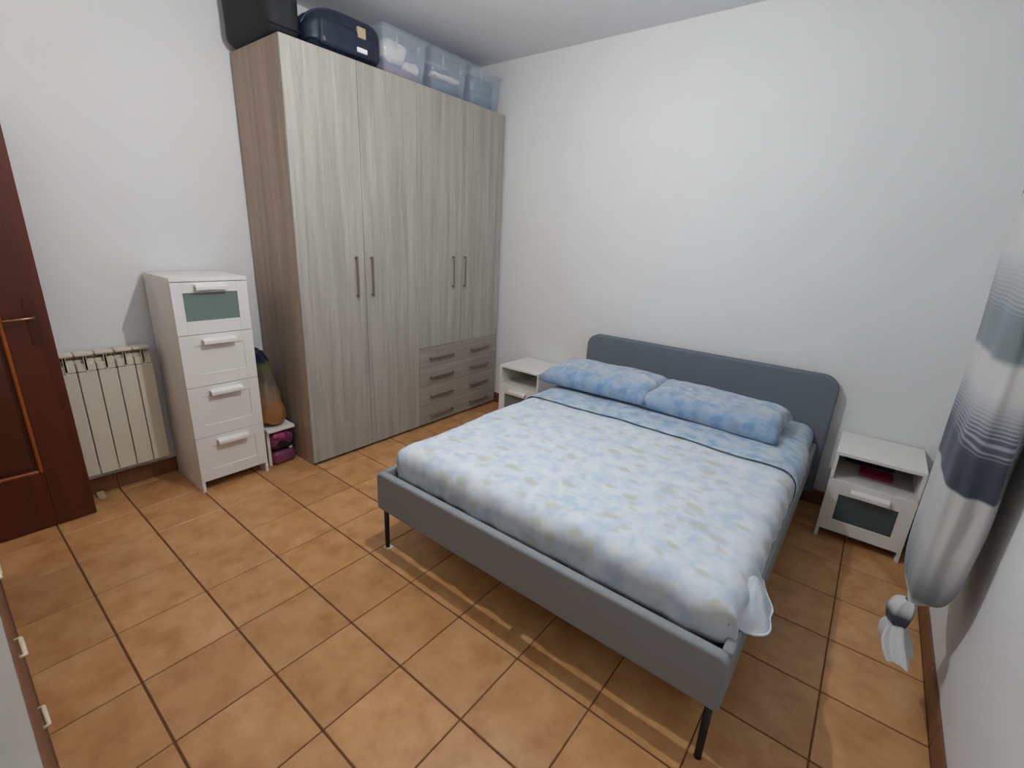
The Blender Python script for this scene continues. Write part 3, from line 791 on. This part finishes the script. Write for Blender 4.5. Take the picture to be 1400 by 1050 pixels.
# ------------------------------------------------------------------ dresser along the near wall
ds = thing('dresser', (0, 0, 0), 'low brown dresser with grey top and cream handles at the near left', 'dresser')
dy, dh = -.252, .90
dtop = mat('grey_laminate', hexc(150, 144, 134), .5, noise_scale=4, var=.05)
dfr = wood('brown_front', hexc(98, 62, 48), hexc(116, 76, 58), 'x', rough=.5)
cream = mat('cream_handle', hexc(226, 208, 176), .45)
obj('top_panel', B(-.10, 2.60, Y0+.002, dy, dh-.02, dh, .001), dtop, ds)
bm = bmesh.new()
for xa in (-.10, .791, 1.691, 2.582): bx(bm, xa, xa+.018, Y0+.002, dy-.02, 0, dh-.02)
bx(bm, -.10, 2.60, Y0+.002, Y0+.01, 0, dh-.02); bx(bm, -.082, 2.582, Y0+.01, dy-.02, .04, .055)
obj('carcass', bm, dfr, ds)
obj('plinth', B(-.082, 2.582, dy-.012, dy+.004, 0, .05, .001), dfr, ds)
for xa in (-.10, .80, 1.70):
    for k in range(3):
        z0 = .055+k*.245+.06*0; z0 = .165+k*.24-.11; z1 = z0+.237+(.06 if k == 2 else 0)
        d = obj('drawer', B(xa+.001, xa+.899, dy-.018, dy, z0, min(z1, dh-.023), .001), dfr, ds)
        bm = bmesh.new(); xc = xa+.45; zc = (.30, .545, .784)[k]
        tube(bm, [(xc-.04, dy, zc), (xc-.04, dy+.012, zc), (xc+.04, dy+.012, zc), (xc+.04, dy, zc)], .0055, 6)
        obj('handle', fix(bm), cream, d)

# ------------------------------------------------------------------ curtain
def curtain_mat():
    m = bpy.data.materials.new('banded_curtain'); m.use_nodes = True; nt = m.node_tree; L = nt.links.new
    b = nt.nodes['Principled BSDF']; b.inputs['Roughness'].default_value = .7; b.inputs['Sheen Weight'].default_value = .2
    uv = nt.nodes.new('ShaderNodeUVMap'); uv.uv_map = 'cloth'; sx = nt.nodes.new('ShaderNodeSeparateXYZ'); L(uv.outputs[0], sx.inputs[0])
    r = nt.nodes.new('ShaderNodeValToRGB'); r.color_ramp.interpolation = 'LINEAR'; e = r.color_ramp.elements
    W_ = hexc(188, 187, 186); G = hexc(112, 122, 126); N = hexc(50, 56, 70); K = hexc(44, 46, 52); LG = hexc(138, 142, 144)
    # v = cloth height / 2.8
    stops = [(.0, W_), (.20, W_), (.235, W_), (.245, N), (.315, N), (.32, W_), (.42, W_), (.465, W_), (.52, G), (.60, LG), (.74, W_), (.935, W_), (.9375, N), (1.07, N), (1.13, hexc(84, 92, 104)), (1.25, W_), (1.355, W_), (1.3575, G), (1.50, G), (1.62, hexc(160, 164, 168)), (1.68, W_), (1.865, W_), (1.868, K), (2.2, K), (2.3, W_), (2.8, W_)]
    e[0].position = 0; e[0].color = stops[0][1]; e[1].position = 1; e[1].color = stops[-1][1]
    for p, c in stops[1:-1]: x = e.new(p/2.8); x.color = c
    dv = nt.nodes.new('ShaderNodeMath'); dv.operation = 'DIVIDE'; dv.inputs[1].default_value = 2.8; L(sx.outputs[1], dv.inputs[0]); L(dv.outputs[0], r.inputs[0])
    # ribs: thin pale cross lines in the fading zones
    sn = nt.nodes.new('ShaderNodeMath'); sn.operation = 'MULTIPLY'; sn.inputs[1].default_value = 2*PI/.0135; L(sx.outputs[1], sn.inputs[0])
    si = nt.nodes.new('ShaderNodeMath'); si.operation = 'SINE'; L(sn.outputs[0], si.inputs[0])
    zr = nt.nodes.new('ShaderNodeValToRGB'); zz = zr.color_ramp.elements
    zst = [(0, 0), (1.07, 0), (1.10, .6), (1.24, .6), (1.29, 0), (1.48, 0), (1.52, .5), (1.68, .5), (1.75, .1), (2.8, 0)]
    zz[0].position = 0; zz[0].color = (0, 0, 0, 1); zz[1].position = 1; zz[1].color = (0, 0, 0, 1)
    for p, c in zst[1:-1]: x = zz.new(p/2.8); x.color = (c, c, c, 1)
    L(dv.outputs[0], zr.inputs[0])
    mr = nt.nodes.new('ShaderNodeMapRange'); mr.inputs[1].default_value = -.2; mr.inputs[2].default_value = .8; L(si.outputs[0], mr.inputs[0])
    mu = nt.nodes.new('ShaderNodeMath'); mu.operation = 'MULTIPLY'; L(mr.outputs[0], mu.inputs[0]); L(zr.outputs[0], mu.inputs[1])
    mix = nt.nodes.new('ShaderNodeMixRGB'); L(mu.outputs[0], mix.inputs[0]); L(r.outputs[0], mix.inputs[1]); mix.inputs[2].default_value = hexc(172, 176, 182)
    L(mix.outputs[0], b.inputs['Base Color'])
    return m
cur_m = curtain_mat()
ct = thing('curtain', (3.2, 2.0, 0), 'white and grey banded curtain knotted at its bottom beside the right wall', 'curtain')
def curtain_part(name, rings, nseg, pleats, amp, vshift=lambda z, a: 0, closed=False):
    """rings: (z, cx, cy, hx, hy, clothv)"""
    bm = bmesh.new(); uvl = bm.loops.layers.uv.new('cloth'); NR = len(rings); sub = 6
    R = []
    for i in range(NR-1):
        for k in range(sub):
            t = k/sub; p0, p1, p2, p3 = rings[max(i-1, 0)], rings[i], rings[i+1], rings[min(i+2, NR-1)]
            R.append([0.5*((2*b_)+(c_-a_)*t+(2*a_-5*b_+4*c_-d_)*t*t+(3*b_-a_-3*c_+d_)*t**3) for a_, b_, c_, d_ in zip(p0, p1, p2, p3)])
    R.append(list(rings[-1]))
    G = []; vv = []
    for z, cx, cy, hx, hy, cv in R:
        row = []; vr = []
        for k in range(nseg):
            a = 2*PI*k/nseg
            pl = 1+amp*math.sin(a*pleats+1.3*math.sin(z*1.7))+amp*.5*math.sin(a*(pleats*2+1)+z*3)
            nn = noise.noise_vector(Vector((math.cos(a)*2, math.sin(a)*2, z*3)))
            pl += .10*nn.x
            x = cx+hx*pl*math.copysign(abs(math.cos(a))**.8, math.cos(a)); y = cy+hy*pl*math.copysign(abs(math.sin(a))**.8, math.sin(a))
            x = min(x, X1-ST-.004)
            row.append(bm.verts.new((x-3.2, y-2.0, z+.004*nn.y*min(1, hy*6)))); vr.append(cv+vshift(z, a))
        G.append(row); vv.append(vr)
    for i in range(len(G)-1):
        for k in range(nseg):
            k2 = (k+1) % nseg
            f = bm.faces.new((G[i][k], G[i][k2], G[i+1][k2], G[i+1][k])); f.smooth = True
            for l, (ii, kk) in zip(f.loops, ((i, k), (i, k2), (i+1, k2), (i+1, k))): l[uvl].uv = (kk/nseg, vv[ii][kk])
    if closed:
        for row, val in ((G[-1], vv[-1][0]),):
            f = bm.faces.new(row[::-1])
            for l in f.loops: l[uvl].uv = (0, val)
    fix(bm)
    return obj(name, bm, cur_m, ct, True)
def vs_(z, a):
    # the cloth sags towards the camera side: the seams dip there
    return .045*max(0, -math.sin(a))*(1 if z < 1.1 else .4)
curtain_part('cloth', [(2.60, 3.215, 2.08, .055, .50, 2.6), (2.2, 3.208, 2.07, .088, .42, 2.2), (1.8, 3.206, 2.05, .088, .34, 1.8), (1.4, 3.205, 2.03, .082, .28, 1.4), (1.1, 3.204, 2.01, .084, .25, 1.10),
    (.85, 3.204, 1.98, .084, .22, .85), (.68, 3.200, 1.95, .084, .19, .70), (.56, 3.196, 1.92, .080, .16, .60), (.49, 3.192, 1.90, .070, .125, .53), (.455, 3.186, 1.88, .054, .09, .48), (.435, 3.172, 1.85, .030, .045, .42), (.42, 3.158, 1.83, .016, .018, .40)],
    96, 5, .055, vs_)
curtain_part('knot', [(.425, 3.150, 1.826, .014, .014, .36), (.415, 3.140, 1.822, .030, .030, .335), (.395, 3.133, 1.816, .037, .040, .325), (.375, 3.130, 1.812, .039, .044, .31), (.35, 3.130, 1.806, .036, .040, .27), (.33, 3.133, 1.80, .026, .028, .245)], 48, 6, .08, closed=True)
curtain_part('tail', [(.335, 3.133, 1.80, .025, .027, .235), (.315, 3.130, 1.79, .036, .045, .22), (.29, 3.133, 1.775, .043, .060, .18), (.268, 3.142, 1.755, .045, .070, .13), (.25, 3.152, 1.74, .040, .078, .08)], 60, 5, .14)
cr = thing('curtain_rod', (3.2, 2.0, 2.63), 'steel curtain rod above the knotted curtain', 'curtain rod')
bm = bmesh.new(); tube(bm, [(0, -1.6, 0), (0, .75, 0)], .012, 12); obj('rod', bm, hand_m, cr)
for y in (-1.45, .65):
    obj('bracket', B(-.008, X1-3.2, y-.01, y+.01, -.03, -.012, .002), hand_m, cr)
for k in range(8):
    bm = bmesh.new(); t = [(0.018*math.cos(a), 0, .018*math.sin(a)) for a in [j*2*PI/16 for j in range(17)]]
    tube(bm, t, .002, 6, False); obj('ring', bm, hand_m, cr, loc=(0, -.40+k*.13, -.004))
